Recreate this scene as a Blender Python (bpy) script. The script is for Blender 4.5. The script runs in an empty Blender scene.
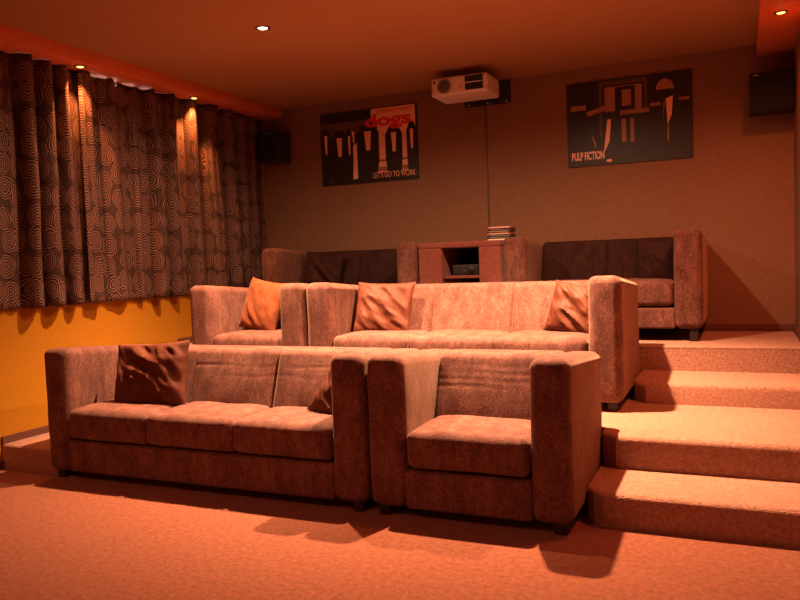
import bpy, bmesh, math, random
from mathutils import Vector, Matrix, noise

PI = math.pi
scene = bpy.context.scene
COL = scene.collection

# ------------------------------------------------------------------ helpers
def link_mesh(name, bm, mats, parent=None, smooth=True):
    bmesh.ops.recalc_face_normals(bm, faces=bm.faces[:])
    me = bpy.data.meshes.new(name)
    bm.to_mesh(me); bm.free()
    for m in (mats if isinstance(mats, (list, tuple)) else [mats]):
        me.materials.append(m)
    if smooth:
        for p in me.polygons:
            p.use_smooth = True
        try:
            me.set_sharp_from_angle(angle=math.radians(38))
        except Exception:
            pass
    o = bpy.data.objects.new(name, me)
    COL.objects.link(o)
    if parent is not None:
        o.parent = parent
    return o

def thing(name, label, cat, loc=(0, 0, 0), rot=(0, 0, 0), group=None):
    o = bpy.data.objects.new(name, None)
    o.empty_display_size = .1
    COL.objects.link(o)
    o.location = loc; o.rotation_euler = rot
    o['label'] = label; o['category'] = cat
    if group: o['group'] = group
    return o

def tag(o, label, cat, group=None):
    o['label'] = label; o['category'] = cat
    if group: o['group'] = group
    return o

def struct(o):
    o['kind'] = 'structure'
    return o

def ticks(lo, hi, r, k, m):
    r = min(r, (hi - lo) * .499)
    a = [lo + r * (1 - math.tan((1 - i / k) * PI / 4)) for i in range(k + 1)]
    b = [hi - r * (1 - math.tan((1 - i / k) * PI / 4)) for i in range(k, -1, -1)]
    mid = [lo + r + (hi - lo - 2 * r) * i / m for i in range(1, m)]
    return a + mid + b

def add_rbox(bm, x0, x1, y0, y1, z0, z1, r=.02, k=3, m=(4, 4, 4), fn=None, mi=0):
    """rounded box; fn(Vector) may bend the finished points"""
    r = min(r, (x1 - x0) * .49, (y1 - y0) * .49, (z1 - z0) * .49)
    T = [ticks(x0, x1, r, k, m[0]), ticks(y0, y1, r, k, m[1]), ticks(z0, z1, r, k, m[2])]
    lo = (x0 + r, y0 + r, z0 + r); hi = (x1 - r, y1 - r, z1 - r)
    cache = {}
    def vert(i, j, l):
        key = (i, j, l)
        if key in cache: return cache[key]
        p = Vector((T[0][i], T[1][j], T[2][l]))
        c = Vector([min(max(p[q], lo[q]), hi[q]) for q in range(3)])
        d = p - c
        if d.length > 1e-9: p = c + d.normalized() * r
        if fn: p = fn(p)
        v = bm.verts.new(p); cache[key] = v
        return v
    n = [len(t) - 1 for t in T]
    def quad(a, b, c, d):
        f = bm.faces.new((vert(*a), vert(*b), vert(*c), vert(*d))); f.material_index = mi
    for i in range(n[0]):
        for j in range(n[1]):
            quad((i, j, 0), (i, j + 1, 0), (i + 1, j + 1, 0), (i + 1, j, 0))
            quad((i, j, n[2]), (i + 1, j, n[2]), (i + 1, j + 1, n[2]), (i, j + 1, n[2]))
    for i in range(n[0]):
        for l in range(n[2]):
            quad((i, 0, l), (i + 1, 0, l), (i + 1, 0, l + 1), (i, 0, l + 1))
            quad((i, n[1], l), (i, n[1], l + 1), (i + 1, n[1], l + 1), (i + 1, n[1], l))
    for j in range(n[1]):
        for l in range(n[2]):
            quad((0, j, l), (0, j, l + 1), (0, j + 1, l + 1), (0, j + 1, l))
            quad((n[0], j, l), (n[0], j + 1, l), (n[0], j + 1, l + 1), (n[0], j, l + 1))

def rbox(name, dims, mat, parent=None, r=.02, k=3, m=(4, 4, 4), fn=None):
    bm = bmesh.new(); add_rbox(bm, *dims, r=r, k=k, m=m, fn=fn)
    return link_mesh(name, bm, mat, parent)

def add_box(bm, x0, x1, y0, y1, z0, z1, mi=0):
    v = [bm.verts.new((x, y, z)) for x in (x0, x1) for y in (y0, y1) for z in (z0, z1)]
    for q in ((0, 1, 3, 2), (4, 6, 7, 5), (0, 4, 5, 1), (2, 3, 7, 6), (0, 2, 6, 4), (1, 5, 7, 3)):
        f = bm.faces.new([v[i] for i in q]); f.material_index = mi

def box(name, dims, mat, parent=None, bevel=0):
    bm = bmesh.new(); add_box(bm, *dims)
    if bevel:
        bmesh.ops.bevel(bm, geom=bm.edges[:], offset=bevel, segments=2, affect='EDGES', profile=.5)
    return link_mesh(name, bm, mat, parent)

def add_lathe(bm, prof, axis='z', seg=32, origin=(0, 0, 0), mi=0, closed=False):
    """revolve (radius, height) profile"""
    rings = []
    for (r, h) in prof:
        ring = []
        for s in range(seg):
            a = 2 * PI * s / seg
            if axis == 'z': p = (r * math.cos(a), r * math.sin(a), h)
            else: p = (r * math.cos(a), h, r * math.sin(a))
            ring.append(bm.verts.new(Vector(p) + Vector(origin)))
        rings.append(ring)
    pairs = list(zip(rings[:-1], rings[1:]))
    if closed: pairs.append((rings[-1], rings[0]))
    for a, b in pairs:
        for s in range(seg):
            f = bm.faces.new((a[s], a[(s + 1) % seg], b[(s + 1) % seg], b[s])); f.material_index = mi
    if not closed:
        for ring in (rings[0], rings[-1]):
            try:
                f = bm.faces.new(ring); f.material_index = mi
            except ValueError: pass

def lathe(name, prof, mat, parent=None, axis='z', seg=32, origin=(0, 0, 0), closed=False):
    bm = bmesh.new(); add_lathe(bm, prof, axis, seg, origin, 0, closed)
    return link_mesh(name, bm, mat, parent)

def prism(name, pts, z0, z1, mat, parent=None, top_bevel=0, free=None):
    """vertical prism over a plan polygon; free = indices of sides whose top edge is rounded"""
    bm = bmesh.new()
    a = [bm.verts.new((x, y, z0)) for x, y in pts]
    b = [bm.verts.new((x, y, z1)) for x, y in pts]
    n = len(pts)
    bm.faces.new(a); bm.faces.new(b)
    for i in range(n):
        bm.faces.new((a[i], a[(i + 1) % n], b[(i + 1) % n], b[i]))
    if top_bevel:
        es = []
        for i in (free if free is not None else range(n)):
            e = bm.edges.get((b[i], b[(i + 1) % n]))
            if e: es.append(e)
        bmesh.ops.bevel(bm, geom=es, offset=top_bevel, segments=5, affect='EDGES', profile=.5)
    return link_mesh(name, bm, mat, parent)

# ---------------------------------------------------------------- materials
def new_mat(name):
    m = bpy.data.materials.new(name); m.use_nodes = True
    nt = m.node_tree
    return m, nt, nt.nodes['Principled BSDF']

def setin(b, key, v):
    if key in b.inputs: b.inputs[key].default_value = v

def mat(name, c1, c2=None, scale=30, rough=.8, bump=0, bscale=200, sheen=0, detail=4, metal=0, coord='Object', spec=.5, bdist=.01, contrast=(.35, .65)):
    m, nt, b = new_mat(name)
    setin(b, 'Roughness', rough); setin(b, 'Metallic', metal); setin(b, 'Specular IOR Level', spec)
    if sheen:
        setin(b, 'Sheen Weight', sheen); setin(b, 'Sheen Roughness', .4)
        if 'Sheen Tint' in b.inputs: b.inputs['Sheen Tint'].default_value = (1, .75, .6, 1)
    tc = nt.nodes.new('ShaderNodeTexCoord')
    if c2 is None:
        b.inputs['Base Color'].default_value = (*c1, 1)
    else:
        n = nt.nodes.new('ShaderNodeTexNoise'); n.inputs['Scale'].default_value = scale; n.inputs['Detail'].default_value = detail
        n.inputs['Roughness'].default_value = .65
        nt.links.new(tc.outputs[coord], n.inputs['Vector'])
        r = nt.nodes.new('ShaderNodeValToRGB')
        r.color_ramp.elements[0].position = contrast[0]; r.color_ramp.elements[1].position = contrast[1]
        r.color_ramp.elements[0].color = (*c1, 1); r.color_ramp.elements[1].color = (*c2, 1)
        nt.links.new(n.outputs['Fac'], r.inputs['Fac']); nt.links.new(r.outputs['Color'], b.inputs['Base Color'])
    if bump:
        n2 = nt.nodes.new('ShaderNodeTexNoise'); n2.inputs['Scale'].default_value = bscale; n2.inputs['Detail'].default_value = 3
        nt.links.new(tc.outputs[coord], n2.inputs['Vector'])
        bp = nt.nodes.new('ShaderNodeBump'); bp.inputs['Strength'].default_value = bump; bp.inputs['Distance'].default_value = bdist
        nt.links.new(n2.outputs['Fac'], bp.inputs['Height']); nt.links.new(bp.outputs['Normal'], b.inputs['Normal'])
    return m

def emit(name, col, strength):
    m, nt, b = new_mat(name)
    b.inputs['Base Color'].default_value = (*col, 1)
    b.inputs['Emission Color'].default_value = (*col, 1); b.inputs['Emission Strength'].default_value = strength
    return m

def velour(name, c1, c2, c3, sheen=.2):
    """brushed pile: fine grain over soft vertical cloudy nap"""
    m, nt, b = new_mat(name)
    setin(b, 'Roughness', .85); setin(b, 'Specular IOR Level', .15)
    setin(b, 'Sheen Weight', sheen); setin(b, 'Sheen Roughness', .45)
    b.inputs['Sheen Tint'].default_value = (1, .7, .5, 1)
    tc = nt.nodes.new('ShaderNodeTexCoord')
    mp = nt.nodes.new('ShaderNodeMapping'); mp.inputs['Scale'].default_value = (1.6, 1.6, .7)
    nt.links.new(tc.outputs['Object'], mp.inputs['Vector'])
    n1 = nt.nodes.new('ShaderNodeTexNoise'); n1.inputs['Scale'].default_value = 9; n1.inputs['Detail'].default_value = 6; n1.inputs['Roughness'].default_value = .7
    n2 = nt.nodes.new('ShaderNodeTexNoise'); n2.inputs['Scale'].default_value = 95; n2.inputs['Detail'].default_value = 2
    nt.links.new(mp.outputs['Vector'], n1.inputs['Vector']); nt.links.new(mp.outputs['Vector'], n2.inputs['Vector'])
    mx = nt.nodes.new('ShaderNodeMath'); mx.operation = 'MULTIPLY_ADD'; mx.inputs[1].default_value = .55
    ad = nt.nodes.new('ShaderNodeMath'); ad.operation = 'MULTIPLY'; ad.inputs[1].default_value = .45
    nt.links.new(n2.outputs['Fac'], ad.inputs[0]); nt.links.new(n1.outputs['Fac'], mx.inputs[0]); nt.links.new(ad.outputs[0], mx.inputs[2])
    r = nt.nodes.new('ShaderNodeValToRGB')
    e = r.color_ramp.elements; e[0].position = .40; e[0].color = (*c1, 1); e[1].position = .61; e[1].color = (*c3, 1)
    q = r.color_ramp.elements.new(.5); q.color = (*c2, 1)
    nt.links.new(mx.outputs[0], r.inputs['Fac']); nt.links.new(r.outputs['Color'], b.inputs['Base Color'])
    bp = nt.nodes.new('ShaderNodeBump'); bp.inputs['Strength'].default_value = .35; bp.inputs['Distance'].default_value = .006
    nt.links.new(mx.outputs[0], bp.inputs['Height']); nt.links.new(bp.outputs['Normal'], b.inputs['Normal'])
    return m

def curtain_mat():
    """dark brown cloth woven with rows of roughly concentric light rings; uses the cloth's own UV in metres"""
    m, nt, b = new_mat('ring_patterned_curtain_cloth')
    N = nt.nodes.new; L = nt.links.new
    setin(b, 'Specular IOR Level', .3)
    uv = N('ShaderNodeUVMap')
    dn = N('ShaderNodeTexNoise'); dn.inputs['Scale'].default_value = 14; dn.inputs['Detail'].default_value = 1
    L(uv.outputs['UV'], dn.inputs['Vector'])
    sub = N('ShaderNodeVectorMath'); sub.operation = 'SUBTRACT'; sub.inputs[1].default_value = (.5, .5, .5); L(dn.outputs['Color'], sub.inputs[0])
    sc = N('ShaderNodeVectorMath'); sc.operation = 'SCALE'; sc.inputs['Scale'].default_value = .03; L(sub.outputs[0], sc.inputs[0])
    ad = N('ShaderNodeVectorMath'); ad.operation = 'ADD'; L(uv.outputs['UV'], ad.inputs[0]); L(sc.outputs[0], ad.inputs[1])
    mp = N('ShaderNodeMapping'); mp.inputs['Scale'].default_value = (1 / .118, 1 / .160, 0); L(ad.outputs[0], mp.inputs['Vector'])
    vo = N('ShaderNodeTexVoronoi'); vo.voronoi_dimensions = '2D'; vo.inputs['Scale'].default_value = 1; vo.inputs['Randomness'].default_value = .42
    L(mp.outputs['Vector'], vo.inputs['Vector'])
    mu = N('ShaderNodeMath'); mu.operation = 'MULTIPLY'; mu.inputs[1].default_value = 2 * PI * 9.0; L(vo.outputs['Distance'], mu.inputs[0])
    sn = N('ShaderNodeMath'); sn.operation = 'SINE'; L(mu.outputs[0], sn.inputs[0])
    mr = N('ShaderNodeMapRange'); mr.inputs['From Min'].default_value = .1; mr.inputs['From Max'].default_value = .85; L(sn.outputs[0], mr.inputs['Value'])
    lim = N('ShaderNodeMapRange'); lim.inputs['From Min'].default_value = .47; lim.inputs['From Max'].default_value = .51
    lim.inputs['To Min'].default_value = 1; lim.inputs['To Max'].default_value = .25; L(vo.outputs['Distance'], lim.inputs['Value'])
    f = N('ShaderNodeMath'); f.operation = 'MULTIPLY'; L(mr.outputs[0], f.inputs[0]); L(lim.outputs[0], f.inputs[1])
    mx = N('ShaderNodeMix'); mx.data_type = 'RGBA'
    mx.inputs['A'].default_value = (.032, .013, .011, 1); mx.inputs['B'].default_value = (.30, .165, .128, 1)
    L(f.outputs[0], mx.inputs['Factor']); L(mx.outputs['Result'], b.inputs['Base Color'])
    ro = N('ShaderNodeMapRange'); ro.inputs['To Min'].default_value = .75; ro.inputs['To Max'].default_value = .42; L(f.outputs[0], ro.inputs['Value'])
    L(ro.outputs[0], b.inputs['Roughness'])
    return m

M = {}
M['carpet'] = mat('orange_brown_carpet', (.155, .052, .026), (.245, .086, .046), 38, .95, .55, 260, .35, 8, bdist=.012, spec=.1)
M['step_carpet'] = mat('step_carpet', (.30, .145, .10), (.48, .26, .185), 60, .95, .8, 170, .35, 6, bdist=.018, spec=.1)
M['velour'] = velour('brown_velour', (.078, .031, .025), (.122, .051, .039), (.195, .087, .066))
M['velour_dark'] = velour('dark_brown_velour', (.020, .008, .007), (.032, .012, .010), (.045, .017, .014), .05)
M['red_panel'] = mat('red_brown_cloth_panel', (.14, .035, .025), (.22, .06, .043), 60, .8, .4, 200, .3)
M['satin'] = mat('copper_satin', (.075, .020, .009), (.105, .029, .013), 20, .62, .05, 60, 0, spec=.2)
M['pale_satin'] = mat('pale_orange_cloth', (.15, .042, .014), (.20, .058, .021), 16, .7, .1, 60, .1, spec=.15)
M['dark_satin'] = mat('dark_cushion_cloth', (.020, .007, .006), (.034, .011, .009), 20, .7, .1, 60, 0, spec=.12)
M['curtain'] = curtain_mat()
M['wall_olive'] = mat('olive_brown_wall_paint', (.20, .110, .068), (.26, .145, .092), 90, .9, .25, 120, 0, 6, bdist=.004, spec=.15)
M['wall_yellow'] = mat('ochre_wall_paint', (.42, .185, .011), (.46, .205, .013), 40, .85, .1, 120, 0, 4, bdist=.003, spec=.15)
M['pale_wall'] = mat('pale_wall_paint', (.70, .56, .46), (.74, .60, .50), 40, .85, .1, 120)
M['ceiling'] = mat('ceiling_paint', (.36, .19, .095), (.40, .22, .115), 120, .9, .12, 150, 0, 4, bdist=.003, spec=.1)
M['soffit'] = mat('red_orange_soffit_paint', (.62, .16, .06), (.68, .19, .075), 12, .6, .05, 80, 0, 4, spec=.3)
M['baseboard'] = mat('dark_carpet_skirting', (.10, .035, .022), (.15, .055, .035), 120, .9, .4, 200)
M['black'] = mat('black_plastic', (.012, .012, .014), (.02, .02, .023), 50, .5)
M['grille'] = mat('black_speaker_cloth', (.006, .006, .008), (.012, .012, .014), 300, .95, .4, 400)
M['white_plastic'] = mat('white_plastic', (.74, .68, .62), (.78, .72, .66), 5, .4)
M['lens'] = mat('lens_glass', (.10, .085, .075), None, rough=.12, spec=.8)
M['lens_ring'] = mat('grey_lens_ring', (.30, .27, .25), None, rough=.35)
M['dark_wood'] = mat('dark_stained_wood', (.012, .006, .005), (.02, .009, .007), 30, .5)
M['chrome'] = mat('brushed_steel', (.62, .58, .55), None, rough=.3, metal=1)
M['cable'] = mat('cable_cover', (.10, .06, .04), None, rough=.6)
M['print_black'] = mat('print_black', (.012, .009, .009), (.022, .016, .015), 25, .45)
M['print_brown'] = mat('print_brown', (.09, .045, .03), (.15, .075, .05), 14, .45)
M['print_orange'] = mat('print_pale_orange', (.90, .50, .33), (.95, .56, .38), 14, .45)
M['print_red'] = mat('print_red', (.75, .03, .02), None, rough=.45)
M['print_dim'] = mat('print_dim_tan', (.30, .14, .09), (.40, .19, .13), 14, .45)
M['print_pale'] = mat('print_pale', (.80, .47, .33), None, rough=.45)
M['frame_white'] = mat('white_window_frame', (.75, .75, .74), None, rough=.4)
M['bulb'] = emit('halogen_bulb', (1, .72, .34), 9)
M['bulb_soffit'] = emit('small_halogen_bulb', (1, .50, .10), 5)
M['led'] = emit('red_standby_light', (1, .12, .05), 2)
mg, nt, b = new_mat('window_glass'); setin(b, 'Transmission Weight', 1.0); setin(b, 'Roughness', 0.0); setin(b, 'IOR', 1.45)
M['glass'] = mg

# ------------------------------------------------------------------ setting
W, YB, ZC, YF = 4.75, 6.46, 2.79, -1.3
H1, H2, H3, H4 = .157, .326, .455, .61
WX = -.16                                     # outer face of the left wall
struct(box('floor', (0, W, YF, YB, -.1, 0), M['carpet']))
struct(box('ceiling', (WX, W + .1, YF, YB, ZC, ZC + .1), M['ceiling']))
struct(box('wall_back', (WX, W + .1, YB, YB + .1, -.1, ZC + .1), M['wall_olive']))
struct(box('wall_right', (W, W + .1, YF, YB, -.1, ZC), M['wall_olive']))
struct(box('wall_front', (WX, W + .1, YF - .1, YF, -.1, ZC + .1), M['pale_wall']))
# left wall with its window opening
wy0, wy1, wz0, wz1 = 2.7, 5.7, 1.28, 2.697
bm = bmesh.new()
for d in ((WX, 0, YF, wy0, -.1, ZC), (WX, 0, wy1, YB, -.1, ZC), (WX, 0, wy0, wy1, -.1, wz0), (WX, 0, wy0, wy1, wz1, ZC)):
    add_box(bm, *d)
struct(link_mesh('wall_left', bm, M['wall_yellow'], smooth=False))
bm = bmesh.new()
for d in ((-.06, -.012, wy0, wy1, wz0, wz0 + .05), (-.06, -.012, wy0, wy1, wz1 - .012, wz1), (-.06, -.012, wy0, wy0 + .05, wz0 + .05, wz1 - .012),
          (-.06, -.012, wy1 - .05, wy1, wz0 + .05, wz1 - .012), (-.06, -.012, 4.17, 4.23, wz0 + .05, wz1 - .012)):
    add_box(bm, *d)
win = struct(link_mesh('window_1', bm, M['frame_white'], smooth=False))
box('pane', (-.040, -.034, wy0 + .05, 4.17, wz0 + .05, wz1 - .012), M['glass'], win)
box('pane', (-.040, -.034, 4.23, wy1 - .05, wz0 + .05, wz1 - .012), M['glass'], win)

# raised seating platforms and carpeted steps
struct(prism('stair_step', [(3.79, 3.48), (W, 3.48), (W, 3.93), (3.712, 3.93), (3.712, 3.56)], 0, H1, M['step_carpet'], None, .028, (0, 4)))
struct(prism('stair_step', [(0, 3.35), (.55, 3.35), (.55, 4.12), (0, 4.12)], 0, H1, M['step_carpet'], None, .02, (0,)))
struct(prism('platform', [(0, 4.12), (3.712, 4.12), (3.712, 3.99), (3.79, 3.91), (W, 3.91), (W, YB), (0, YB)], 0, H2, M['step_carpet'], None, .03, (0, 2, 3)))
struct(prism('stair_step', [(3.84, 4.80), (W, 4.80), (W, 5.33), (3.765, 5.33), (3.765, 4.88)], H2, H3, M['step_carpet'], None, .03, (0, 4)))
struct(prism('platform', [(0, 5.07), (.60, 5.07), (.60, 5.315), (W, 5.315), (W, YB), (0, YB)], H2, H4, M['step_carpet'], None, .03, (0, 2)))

# skirting
struct(box('baseboard_back', (0, W, YB - .018, YB, H4, H4 + .055), M['baseboard'], None, .004))
bm = bmesh.new()
for (a, c, z) in ((YF, 3.35, 0), (3.35, 4.12, H1), (4.12, 5.07, H2), (5.07, YB - .018, H4)):
    add_box(bm, 0, .016, a, c, z, z + .048)
struct(link_mesh('baseboard_left', bm, M['baseboard'], smooth=False))
bm = bmesh.new()
for (a, c, z) in ((YF, 3.48, 0), (3.48, 3.91, H1), (3.91, 4.80, H2), (4.80, 5.315, H3), (5.315, YB - .018, H4)):
    add_box(bm, W - .016, W, a, c, z, z + .048)
struct(link_mesh('baseboard_right', bm, M['baseboard'], smooth=False))
# lowered soffits along the side walls
ZS = 2.70
struct(box('trim_1', (0, .25, YF, YB, ZS, ZC), M['soffit'], None, .003))
struct(box('trim_2', (W - .25, W, YF, YB, ZS, ZC), M['soffit'], None, .003))

# -------------------------------------------------------------------- seats
def seat(name, label, cat, group, x0, x1, y0, zf, n, aw=(.2, .2), leg_h=.05, depth=.83, back='velour', seed=0, creases=()):
    Wd = x1 - x0; top = .80; rnd = random.Random(seed)
    t = thing(name, label, cat, ((x0 + x1) / 2, y0 + depth / 2, zf), group=group)
    X = lambda x: x - Wd / 2
    Y = lambda y: y - depth / 2
    V = M['velour']
    def slope(p):                                    # the top line falls a little towards the back
        k = max(0, (p.z - leg_h) / (top - leg_h)); q = (p.y + depth / 2) / depth
        p = p.copy(); p.z -= .068 * q * k
        p += Vector((noise.noise(p * 5 + Vector((seed, 0, 0))), noise.noise(p * 5 + Vector((0, seed, 7))), 0)) * .004
        return p
    for s in (0, 1):
        a0 = 0 if s == 0 else Wd - aw[1]
        rbox('arm', (X(a0 + .003), X(a0 + aw[s] - .003), Y(0), Y(depth), leg_h, top), V, t, .052, 6, (4, 14, 14), slope)
    x_in0, x_in1 = aw[0], Wd - aw[1]
    rbox('base', (X(x_in0 - .01), X(x_in1 + .01), Y(.012), Y(depth - .03), leg_h + .002, .24), V, t, .018, 3, (8, 4, 4))
    w = (x_in1 - x_in0) / n
    for i in range(n):
        c0, c1 = x_in0 + i * w, x_in0 + (i + 1) * w
        cx = X((c0 + c1) / 2)
        def puff(p, cx=cx, i=i):
            u = (p.x - cx) / (w / 2); v = (p.y - Y(.28)) / .28
            q = p.copy(); hz = (p.z - .25) / .18
            bul = max(0, 1 - u ** 4) * max(0, 1 - abs(v) ** 3)
            q.z += .016 * bul * max(0, min(1, hz))
            if p.y < Y(.12): q.y -= .012 * max(0, 1 - u ** 4) * math.sin(PI * max(0, min(1, hz)))
            q.z += .004 * noise.noise(p * 6 + Vector((seed * 3 + i, 0, 0)))
            return q
        rbox('seat_cushion', (X(c0 + (.002 if i == 0 else -.004)), X(c1 - (.002 if i == n - 1 else -.004)), Y(.004), Y(.60),   .252, .43), V, t, .038, 4, (12, 10, 6), puff)
        def rake(p, cx=cx, i=i):
            u = (p.x - cx) / (w / 2)
            q = p.copy(); h = (p.z - .25) / .5
            front = 1 if p.y < Y(.48) else 0
            q.y += .36 * (p.z - .40)
            if front:
                q.y -= .022 * max(0, 1 - u * u) * math.sin(PI * max(0, min(1, h)))
                for (cz, amp, ph) in creases:
                    d = (p.z - cz - .012 * noise.noise(Vector((p.x * 4 + ph, ph, 0)))) / .006
                    mask = max(0, noise.noise(Vector((p.x * 2.3 + ph * 3, 5 + i, 1))) + .45)
                    q.y += amp * math.exp(-d * d) * mask
                q.y += .005 * noise.noise(p * 5 + Vector((seed, i, 3)))
            q.x += .010 * math.sin(h * 3 + i)* (1 if 0 < i else 0) * 0
            return q
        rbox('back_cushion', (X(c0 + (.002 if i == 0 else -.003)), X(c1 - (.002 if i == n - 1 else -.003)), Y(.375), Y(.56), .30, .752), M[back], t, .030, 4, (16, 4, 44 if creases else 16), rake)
    def rear(p):
        q = p.copy(); f = (p.y - Y(.60)) / (depth - .60)
        if p.y < Y(.7): q.y += .28 * (p.z - .40)
        q.z -= .012 * max(0, f)
        return q
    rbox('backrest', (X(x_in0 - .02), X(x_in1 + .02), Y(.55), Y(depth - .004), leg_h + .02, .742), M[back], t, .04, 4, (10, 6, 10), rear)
    for lx in (.07, Wd - .07):
        for ly in (.07, depth - .07):
            bm = bmesh.new()
            add_rbox(bm, X(lx - .028), X(lx + .028), Y(ly - .028), Y(ly + .028), 0, leg_h + .01, .006, 2, (1, 1, 1))
            link_mesh('leg', bm, M['dark_wood'], t)
    return t

G1, G2 = 'brown velour sofas in three rows', 'brown velour armchairs'
seat('sofa', 'three-seat brown velour sofa on the carpeted floor, in the front row', 'sofa', G1, .495, 2.688, 3.27, 0, 3, (.185, .2), seed=1, creases=((.655, .004, 2.0), (.60, .0025, 7.0)))
seat('armchair', 'brown velour armchair beside the lowest steps, at the end of the front row', 'armchair', G2, 2.694, 3.702, 3.27, 0, 1, (.205, .195), seed=2, creases=((.69, .0035, 1.0), (.655, .004, 4.0), (.62, .004, 9.0), (.585, .003, 13.0)))
seat('sofa', 'three-seat brown velour sofa on the middle platform, two copper cushions on it', 'sofa', G1, 1.640, 3.755, 4.465, H2, 3, seed=3)
seat('armchair', 'brown velour armchair on the middle platform with a pale orange cushion', 'armchair', G2, .632, 1.634, 4.465, H2, 1, (.2, .215), seed=4)
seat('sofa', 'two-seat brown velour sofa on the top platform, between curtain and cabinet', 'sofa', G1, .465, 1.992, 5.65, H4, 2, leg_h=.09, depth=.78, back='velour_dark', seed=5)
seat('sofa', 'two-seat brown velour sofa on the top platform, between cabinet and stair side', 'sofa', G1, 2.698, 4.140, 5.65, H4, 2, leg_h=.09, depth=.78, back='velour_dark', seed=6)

# ----------------------------------------------------------------- cushions
def cushion(label, loc, size, rot, material, seed, crump=.02, group='loose cushions on the seats'):
    """loc = middle of the cushion; lies in its local XZ plane, front towards -y"""
    bm = bmesh.new(); n = 40; sx, sz = size; grid = {}
    for side in (1, -1):
        for i in range(n + 1):
            for j in range(n + 1):
                u, v = 2 * i / n - 1, 2 * j / n - 1
                edge = i in (0, n) or j in (0, n)
                if edge and side < 0: grid[(side, i, j)] = grid[(1, i, j)]; continue
                pin = 1 - .07 * (1 - v * v) * abs(u) ** 3; pin2 = 1 - .07 * (1 - u * u) * abs(v) ** 3
                x, z = u * sx / 2 * pin, v * sz / 2 * pin2
                th = .068 * (max(0, (1 - u ** 2)) * max(0, (1 - v ** 2))) ** .42
                q = Vector((u * 1.6 + seed * 5.1, v * 1.6 - seed * 2.7, side * 2))
                ridge = 0
                for (fr, am) in ((1.3, 1), (2.7, .45)):
                    w = noise.noise(Vector((q.x * fr * .8 + q.y * fr * .75, (q.y - q.x) * fr * .25, seed + side)))
                    ridge += am * (1 - abs(w) * 2.6)
                fade = max(0, (1 - u ** 4)) * max(0, (1 - v ** 4))
                y = -side * (th + crump * (ridge - .6) * fade)
                grid[(side, i, j)] = bm.verts.new((x, y, z))
    for side in (1, -1):
        for i in range(n):
            for j in range(n):
                q = [grid[(side, i, j)], grid[(side, i + 1, j)], grid[(side, i + 1, j + 1)], grid[(side, i, j + 1)]]
                bm.faces.new(q if side > 0 else q[::-1])
    o = link_mesh('cushion', bm, M[material])
    for p in o.data.polygons: p.use_smooth = True
    o.location = loc; o.rotation_euler = rot
    return tag(o, label, 'cushion', group)

cushion('crumpled copper satin cushion leaning in the left corner of the front-row sofa', (1.065, 3.585, .605), (.52, .41), (-.30, -.06, .14), 'satin', 8, .024)
cushion('copper satin cushion mostly hidden behind the armrest of the front-row sofa', (2.40, 3.59, .52), (.32, .32), (-.35, .45, -.10), 'satin', 2)
cushion('pale orange cushion tipped on its corner in the middle-row armchair', (1.085, 4.78, H2 + .625), (.40, .40), (-.30, .14, -.25), 'pale_satin', 3, .008)
cushion('copper satin cushion at the left end of the middle-row sofa', (2.085, 4.80, H2 + .595), (.44, .39), (-.34, .02, .05), 'satin', 4)
cushion('copper satin cushion tilted against the right armrest of the middle-row sofa', (3.43, 4.79, H2 + .58), (.36, .34), (-.32, .16, -.2), 'satin', 5)
cushion('dark brown cushion on the back-row sofa beside the curtain', (.93, 5.98, H4 + .575), (.40, .36), (-.3, .06, .05), 'dark_satin', 6, .012)
cushion('dark brown cushion on the back-row sofa beside its right armrest', (3.80, 5.98, H4 + .575), (.30, .36), (-.3, -.06, -.05), 'dark_satin', 7, .012)

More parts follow.
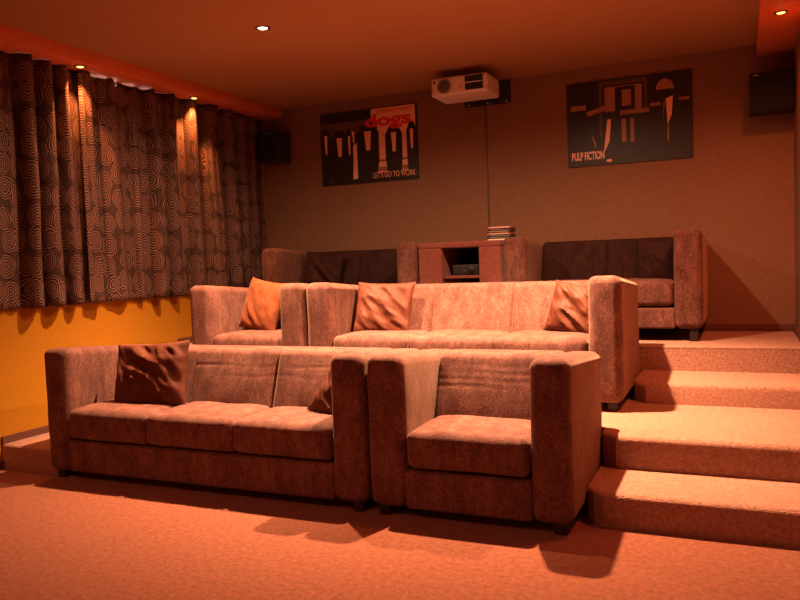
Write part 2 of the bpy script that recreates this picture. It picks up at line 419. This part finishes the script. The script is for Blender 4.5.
# ----------------------------------------------------------------- curtains
FOLDS = [(2.0, 2.16, .8), (2.3, 2.42, 1), (2.6, 2.75, .9), (2.95, 3.08, 1), (3.22, 3.31, .6), (3.56, 3.69, 1), (3.73, 3.86, .85), (3.90, 4.0, .7), (4.10, 4.19, .9), (4.28, 4.50, .5),
         (4.60, 4.67, .35), (4.76, 4.85, 1), (4.98, 5.08, .85), (5.24, 5.38, .9), (5.50, 5.68, .9), (5.78, 5.92, .8), (6.0, 6.1, .5), (6.2, 6.3, .4)]
def curtain(label, ya, yb, seed, top_fn, hem=1.025):
    ny, nz = int((yb - ya) / .0055), 40
    def off(y, k):
        d = .030 + .008 * math.sin(y * 47 + 2 * math.sin(y * 9))
        for (f0, f1, am) in FOLDS:
            if f0 <= y < f1:
                d += .112 * am * math.sin(PI * (y - f0) / (f1 - f0)) ** .55
        return d * (.86 + .14 * k)
    bm = bmesh.new(); uvl = bm.loops.layers.uv.new('UVMap'); G = []; U = []
    acc = 0; prev = None
    for i in range(ny + 1):
        yy = ya + (yb - ya) * i / ny
        o1 = off(yy, 1)
        if prev is not None: acc += math.hypot(yy - prev[0], o1 - prev[1])
        prev = (yy, o1); U.append(acc)
        col = []
        for j in range(nz + 1):
            k = j / nz
            zt = top_fn(yy)
            z = zt + (hem - zt) * k
            tie = min(1, abs(yy - 4.11) / .12)
            sway = .016 * tie * noise.noise(Vector((yy * 3, z * 1.1, seed)))
            x = off(yy + .03 * noise.noise(Vector((yy * 2, z * .7, seed + 3))), k) + .010 * noise.noise(Vector((yy * 6, z * 2, seed + 9)))
            if yb < 4.2: x = x * tie + .020 * (1 - tie) if yy > 4.0 else x
            elif yy < 4.23: x = x * tie + .095 * (1 - tie)
            lim = .150 if yy < 6.10 else .085
            col.append(bm.verts.new((max(.012, min(lim, x)), yy + sway, z)))
        G.append(col)
    for i in range(ny):
        for j in range(nz):
            f = bm.faces.new((G[i][j], G[i + 1][j], G[i + 1][j + 1], G[i][j + 1]))
            for lp, (a, b_) in zip(f.loops, ((i, j), (i + 1, j), (i + 1, j + 1), (i, j + 1))):
                lp[uvl].uv = (U[a], G[a][b_].co.z)
    o = link_mesh('curtain', bm, M['curtain'])
    for p in o.data.polygons: p.use_smooth = True
    md = o.modifiers.new('thickness', 'SOLIDIFY'); md.thickness = .003
    return tag(o, label, 'curtain', 'ring-patterned curtains along the window')

def top_a(y): return 2.699 + .0005 * math.sin(y * 31)
def top_b(y):
    d = max(0, 1 - abs(y - 4.48) / .33)
    return 2.699 - d ** .5 * .040 * max(0, .35 + .5 * math.sin(y * 37) + .3 * math.sin(y * 61))
curtain('dark brown curtain with concentric ring pattern, nearest the camera by the front row', 1.9, 4.15, 11, top_a)
curtain('dark brown curtain with concentric ring pattern, the one reaching the back corner', 4.075, 6.40, 23, top_b)

# ------------------------------------------------------------------ cabinet
cx0, cx1, cy0, cy1, cz0, cz1 = 2.003, 2.687, 5.655, 6.40, H4, 1.385
cab = thing('media_cabinet', 'red-brown open-front media cabinet standing between the two back-row sofas', 'cabinet', ((cx0 + cx1) / 2, (cy0 + cy1) / 2, cz0))
def cb(name, x0, x1, y0, y1, z0, z1, m, r=.008):
    l = cab.location
    return rbox(name, (x0 - l[0], x1 - l[0], y0 - l[1], y1 - l[1], z0 - l[2], z1 - l[2]), m, cab, r, 2, (2, 2, 2))
cb('side_panel', cx0, 2.200, cy0, cy1, cz0 + .002, cz1 - .045, M['red_panel'])
cb('side_panel', 2.512, cx1, cy0, cy1, cz0 + .002, cz1 - .045, M['red_panel'])
cb('top_panel', cx0, cx1, cy0, cy1, cz1 - .046, cz1, M['red_panel'])
cb('back_panel', 2.19, 2.52, cy1 - .03, cy1 - .005, cz0 + .02, cz1 - .04, M['black'])
cb('shelf', 2.195, 2.517, cy0 + .03, cy1 - .03, 1.095, 1.117, M['dark_satin'] if False else M['red_panel'], .003)
cb('bottom_panel', 2.195, 2.517, cy0 + .01, cy1 - .03, cz0 + .002, cz0 + .06, M['red_panel'])
# receiver on the shelf
rc = thing('media_player', 'black media player on the shelf inside the cabinet', 'media player', (2.365, 5.90, 1.117))
rbox('casing', (-.12, .12, -.12, .12, .006, .085), M['black'], rc, .004, 2, (1, 1, 1))
lathe('dial', [(.024, -.120), (.024, -.134), (.020, -.137)], M['black'], rc, 'y', 24, (.045, 0, .046))
lathe('button', [(.005, -.1195), (.005, -.1225)], M['chrome'], rc, 'y', 12, (-.02, 0, .04))
for sx in (-.09, .09):
    for sy in (-.09, .09):
        lathe('foot', [(.01, 0), (.01, .008)], M['black'], rc, 'z', 12, (sx, sy, 0))

# cases stacked on the cabinet
cols = [('pale', (.50, .38, .30)), ('black', (.015, .013, .013)), ('dark', (.03, .025, .025)), ('tan', (.34, .17, .08)),
        ('brown', (.10, .045, .03)), ('charcoal', (.02, .017, .017)), ('pinkish', (.33, .16, .12))]
names = ['pale disc case lowest in the stack on the media cabinet', 'black disc case second from the bottom of the cabinet stack', 'dark disc case third from the bottom of the cabinet stack',
         'tan disc case in the middle of the stack on the cabinet', 'brown disc case third from the top of the cabinet stack', 'charcoal disc case second from the top of the cabinet stack', 'pinkish disc case on top of the stack on the cabinet']
rnd = random.Random(4); z = cz1
for (cn, c), lb in zip(cols, names):
    cm = mat('%s_case_cover' % cn, c, None, rough=.35)
    t = thing('disc_case', lb, 'disc case', (2.615 + rnd.uniform(-.006, .006), 5.95 + rnd.uniform(-.008, .008), z), (0, 0, rnd.uniform(-.05, .05)), 'disc cases stacked on the cabinet')
    rbox('cover', (-.095, .095, -.067, .067, 0, .0155), cm, t, .002, 2, (1, 1, 1))
    rbox('spine_label', (-.08, .08, -.0682, -.0665, .003, .0125), mat('%s_spine_print' % cn, tuple(min(1, q * 1.7 + .10) for q in c), None, rough=.4), t, .0005, 1, (1, 1, 1))
    z += .0162

# --------------------------------------------------- projector on the wall
pj = thing('projector', 'white video projector with round lens, mounted high on the back wall', 'projector', (2.322, 6.02, 2.575))
def pbulge(p):
    q = p.copy()
    if p.y < -.12: q.y -= .012 * (1 - (p.x / .24) ** 2)
    return q
rbox('body', (-.24, .24, -.17, .17, 0, .150), M['white_plastic'], pj, .022, 4, (10, 6, 4), pbulge)
bm = bmesh.new(); add_lathe(bm, [(.060, -.165), (.060, -.198), (.054, -.202), (.049, -.196), (.049, -.165)], 'y', 40, (-.115, 0, .072), closed=True)
link_mesh('lens_ring', bm, M['lens_ring'], pj)
lathe('lens', [(.0485, -.165), (.0485, -.190), (.038, -.197), (.02, -.201), (.004, -.202)], M['lens'], pj, 'y', 36, (-.115, 0, .072))
bm = bmesh.new()
add_box(bm, .062, .205, -.196, -.17, .022, .130)
vg = link_mesh('vent', bm, M['black'], pj)
bm = bmesh.new(); add_box(bm, .064, .203, -.201, -.194, .074, .081)
link_mesh('slat', bm, M['white_plastic'], vg)
lathe('sensor', [(.008, -.17), (.008, -.187)], M['black'], pj, 'y', 16, (-.205, 0, .112))
lathe('button', [(.006, -.17), (.006, -.1935)], M['lens_ring'], pj, 'y', 16, (.020, 0, .050))
lathe('button', [(.005, -.17), (.005, -.1935)], M['chrome'], pj, 'y', 16, (.036, 0, .050))
br = thing('projector_bracket', 'black steel wall bracket carrying the projector', 'bracket', (2.375, YB, 2.58))
rbox('back_plate', (-.215, .205, -.014, 0, 0, .20), M['black'], br, .003, 2, (1, 1, 1))
for sx in (-.12, .10):
    rbox('arm', (sx - .015, sx + .015, -.269, -.012, .045, .075), M['black'], br, .003, 2, (1, 1, 1))
for sx in (-.17, .0, .17):
    lathe('screw', [(.008, -.013), (.008, -.018), (.004, -.020)], M['chrome'], br, 'y', 14, (sx, 0, .018))
bm = bmesh.new(); add_rbox(bm, 2.347, 2.359, YB - .010, YB, 1.40, 2.575, .004, 2, (1, 1, 6))
tag(link_mesh('cable_cover', bm, M['cable']), 'thin dark cable cover running down the back wall from the projector', 'cable')

# ----------------------------------------------------------------- speakers
def speaker(label, loc, rz, w, h, d):
    t = thing('speaker', label, 'speaker', loc, (0, 0, rz), 'black speakers high on the back wall')
    rbox('cabinet', (-w / 2, w / 2, -d / 2, d / 2, 0, h), M['black'], t, .008, 3, (2, 2, 2))
    rbox('grille', (-w / 2 + .008, w / 2 - .008, -d / 2 - .012, -d / 2 + .002, .008, h - .008), M['grille'], t, .006, 3, (2, 1, 2))
    rbox('bracket', (-.03, .03, d / 2 - .002, d / 2 + .032, h * .35, h * .65), M['black'], t, .003, 2, (1, 1, 1))
    return t
s = speaker('black box speaker in the corner beside the curtain top', (.245, 6.313, 2.25), 0, .215, .29, .23)
rbox('glint_strip', (.0, .08, -.131, -.126, .262, .270), M['chrome'], s, .002, 2, (1, 1, 1))  # bright strip standing in for the lamp reflection on the speaker's top edge
s = speaker('black box speaker in the corner over the stairs', (4.598, 6.308, 2.245), 0, .295, .28, .24)
rbox('glint_strip', (-.125, -.09, -.136, -.131, .255, .262), M['chrome'], s, .002, 2, (1, 1, 1))  # small highlight near the upper corner, modelled as a bright strip

# ------------------------------------------------------------------ posters
def text_mesh(name, body, size, mat_, parent, x, z, y, sx=1.0, shear=0, bold=.0, width=None):
    cu = bpy.data.curves.new(name, 'FONT'); cu.body = body; cu.size = size; cu.shear = shear; cu.offset = bold; cu.extrude = .0006
    o = bpy.data.objects.new(name + '_curve', cu); COL.objects.link(o)
    dg = bpy.context.evaluated_depsgraph_get(); dg.update()
    me = bpy.data.meshes.new_from_object(o.evaluated_get(dg))
    bpy.data.objects.remove(o); me.name = name
    xs = [v.co.x for v in me.vertices]
    if width: sx = width / (max(xs) - min(xs))
    x_min = min(xs)
    for v in me.vertices:
        a, b_, c = v.co; v.co = ((a - x_min) * sx, -c, b_)
    me.materials.clear(); me.materials.append(mat_)
    ob = bpy.data.objects.new(name, me); COL.objects.link(ob); ob.parent = parent; ob.location = (x, y, z)
    return ob

def poster(label, x, ztop, w, h, base_mat, shapes, mats):
    """shapes: (material index, polygon in u right / v down); each shape is print on the poster's face"""
    t = thing('poster', label, 'poster', (x, YB - .0145, ztop - h), group='wide posters on the back wall')
    bm = bmesh.new()
    add_box(bm, 0, w, 0, .014, 0, h)
    for f in bm.faces: f.material_index = 0
    y = -.0002
    for (mi, poly) in shapes:
        vs = [bm.verts.new((u * w, y, (1 - v) * h)) for u, v in poly]
        f = bm.faces.new(vs); f.material_index = mi; y -= .0001
    link_mesh('print', bm, [base_mat] + mats, t, smooth=False)
    return t, w, h, y
def ell(cx, cy, rx, ry, n=18, a0=0, a1=2 * PI):
    return [(cx + rx * math.cos(a0 + (a1 - a0) * i / n), cy + ry * math.sin(a0 + (a1 - a0) * i / n)) for i in range(n if a1 - a0 > 6.2 else n + 1)]
def quad(u0, v0, u1, v1): return [(u0, v0), (u1, v0), (u1, v1), (u0, v1)]
B, BR, OR, DIM = 1, 2, 3, 4
pm = [M['print_black'], M['print_brown'], M['print_orange'], M['print_dim'], M['print_pale']]
sh = [(BR, quad(.01, .14, .48, .34)), (OR, quad(.54, .008, .985, .94)), (DIM, quad(.54, .80, .985, .86)), (DIM, quad(.54, .70, .985, .73)), 
      (OR, [(.31, .50), (.385, .44), (.385, .93), (.30, .95)]), (OR, [(.055, .75), (.10, .95), (.035, .97)]),
      (OR, quad(.28, .28, .36, .44)), (BR, quad(.44, .17, .60, .30))]
for (c, wd, tp) in ((.055, .10, .20), (.20, .19, .25), (.305, .08, .24), (.50, .23, .20), (.765, .17, .25), (.945, .10, .23)):
    sh.append((B, [(c - wd * .5, tp + .12), (c - wd * .2, tp), (c + wd * .2, tp), (c + wd * .5, tp + .12), (c + wd * .5, .70), (c + wd * .36, .97), (c - wd * .36, .97), (c - wd * .5, .70)]))
    sh.append((OR, [(c - wd * .16, tp + .10), (c + wd * .16, tp + .10), (c + wd * .10, tp + .36), (c - wd * .08, tp + .36)]))
sh.append((B, quad(.535, .875, .985, .97)))
pt, w, h, y = poster('wide poster with red lettering and pale orange blocks, beside the projector', .689, 2.682, 1.010, .684, M['print_black'], sh, pm)
text_mesh('lettering', 'dogs', .155, M['print_red'], pt, .475 * w, .755 * h, y - .0008, bold=.006, width=.47 * w)
text_mesh('lettering', 'reservoir', .062, M['print_red'], pt, .60 * w, .925 * h, y - .0016, bold=0, width=.375 * w)
text_mesh('lettering', "LET'S GO TO WORK", .072, M['print_pale'], pt, .545 * w, .055 * h, y - .0008, bold=.0006, width=.43 * w)
sh = [(BR, quad(.27, .02, .655, .66)), (B, quad(.295, .07, .635, .66)), (DIM, quad(.315, .09, .615, .64)), (B, quad(.40, .10, .56, .66)), (B, quad(.29, .38, .66, .99)),
      (DIM, quad(.455, .14, .53, .33)), (DIM, quad(.03, .27, .16, .33)), (DIM, [(.16, .36), (.40, .27), (.40, .33), (.18, .41)]),
      (OR, [(.335, .47), (.365, .47), (.35, .73), (.30, .87)]), (DIM, quad(.45, .48, .485, .75)), (DIM, quad(.52, .48, .55, .76)), (DIM, quad(.44, .38, .70, .43)),
      (B, quad(.67, .02, .99, .99)), (DIM, ell(.795, .19, .07, .12, 16, PI, 2 * PI)), (DIM, quad(.68, .33, .76, .37)), (DIM, quad(.90, .30, .98, .335)),
      (OR, [(.80, .30), (.855, .27), (.845, .48), (.812, .60)]), (DIM, [(.785, .32), (.795, .32), (.775, .55)]), (DIM, ell(.815, .70, .006, .10)),
      (DIM, [(.20, .62), (.235, .72), (.24, .80), (.22, .74)]), (OR, ell(.345, .955, .024, .017))]
pt, w, h, y = poster('wide dark poster with pale lettering low in its left corner', 3.063, 2.669, .980, .686, M['print_black'], sh, pm)
text_mesh('lettering', 'PULP FICTION', .09, M['print_orange'], pt, .035 * w, .075 * h, y - .0008, bold=.003, width=.27 * w)

# ------------------------------------------------------------------- lights
def spot(name, loc, watts, col, size=.03, angle=108, blend=1.0, target=None):
    l = bpy.data.lights.new(name, 'SPOT'); l.energy = watts; l.color = col; l.shadow_soft_size = size
    l.spot_size = math.radians(angle); l.spot_blend = blend
    o = bpy.data.objects.new(name, l); COL.objects.link(o); o.location = loc
    if target is not None:
        o.rotation_euler = (Vector(target) - Vector(loc)).to_track_quat('-Z', 'Y').to_euler()
    return o

def downlight(label, x, y, watts, col, angle=95, group='ceiling downlights'):
    t = thing('ceiling_downlight', label, 'downlight', (x, y, ZC), group=group)
    bm = bmesh.new(); add_lathe(bm, [(.030, -.001), (.050, -.001), (.050, -.006), (.034, -.010), (.030, -.006)], 'z', 40, closed=True)
    link_mesh('trim_ring', bm, M['chrome'], t)
    lathe('bulb', [(.031, -.0015), (.030, -.007), (.018, -.012), (.004, -.014)], M['bulb'], t, 'z', 28)
    s = spot('downlight_beam', (0, 0, -.035), watts, col, .03, angle, 1.0); s.parent = t
    if angle < 150:
        s = spot('downlight_spill', (0, 0, -.035), watts * .09, col, .03, 165, .6); s.parent = t
    return t
def soffit_lamp(label, x, y, watts, col, angle=110):
    t = thing('soffit_lamp', label, 'lamp', (x, y, ZS), group='small lamps set into the soffits')
    bm = bmesh.new(); add_lathe(bm, [(.024, -.001), (.040, -.001), (.040, -.005), (.027, -.008), (.024, -.005)], 'z', 32, closed=True)
    link_mesh('trim_ring', bm, M['chrome'], t)
    lathe('bulb', [(.025, -.0015), (.024, -.006), (.014, -.010), (.003, -.011)], M['bulb_soffit'], t, 'z', 24)
    s = spot('soffit_beam', (0, 0, -.022), watts, col, .02, angle, .6); s.parent = t
    return t

WARM = (1.0, .52, .285)
RED = (1.0, .26, .16)
downlight('round glowing ceiling downlight over the left end of the front row', 1.58, 4.20, 1350, WARM)
downlight('round ceiling downlight over the right end of the front row', 3.15, 4.25, 1750, WARM)
downlight('unseen fill lamp added over the open floor on the curtain side', 1.58, 0.6, 78, RED, 165)  # this one and the next are added out of view as red fill
downlight('unseen fill lamp added over the open floor on the stair side', 3.15, 0.6, 78, RED, 165)
for i, (y, lb) in enumerate(((4.03, 'glowing soffit lamp over the first curtain near the left picture edge'), (5.25, 'glowing soffit lamp over the curtain nearer the back corner'))):
    soffit_lamp(lb, .155, y, 75, (1, .30, .07), 84)
for y, lb, pw in ((5.33, 'glowing soffit lamp over the top of the stairs', 28), (4.11, 'soffit lamp over the middle steps', 125)):
    soffit_lamp(lb, 4.622, y, pw, (1, .20, .07), 165)

# pale sky outside the window
wd = bpy.data.worlds.new('sky'); scene.world = wd; wd.use_nodes = True
bg = wd.node_tree.nodes['Background']; bg.inputs['Color'].default_value = (.95, .92, .9, 1); bg.inputs['Strength'].default_value = 4.5

# ------------------------------------------------------------------- camera
cd = bpy.data.cameras.new('camera'); cam = bpy.data.objects.new('camera', cd); COL.objects.link(cam)
F = Vector((-0.41211128, 0.90970136, -0.05106592)); R = Vector((0.91105986, 0.41071756, -0.03579146)); U = Vector((0.01158587, 0.06127417, 0.99805373))
mw = Matrix((R, U, -F)).transposed().to_4x4(); mw.translation = Vector((4.3870, 0, 1.24837))
cam.matrix_world = mw
cd.sensor_width = 36; cd.lens = 757.95 / 800 * 36; cd.clip_start = .05
scene.camera = cam
scene.view_settings.view_transform = 'Standard'; scene.view_settings.look = 'None'
scene.view_settings.gamma = 1; scene.view_settings.exposure = 0.12; scene.view_settings.use_curve_mapping = False
scene.cycles.use_denoising = True
scene.cycles.max_bounces = 10; scene.cycles.diffuse_bounces = 6
scene.cycles.sample_clamp_indirect = 4
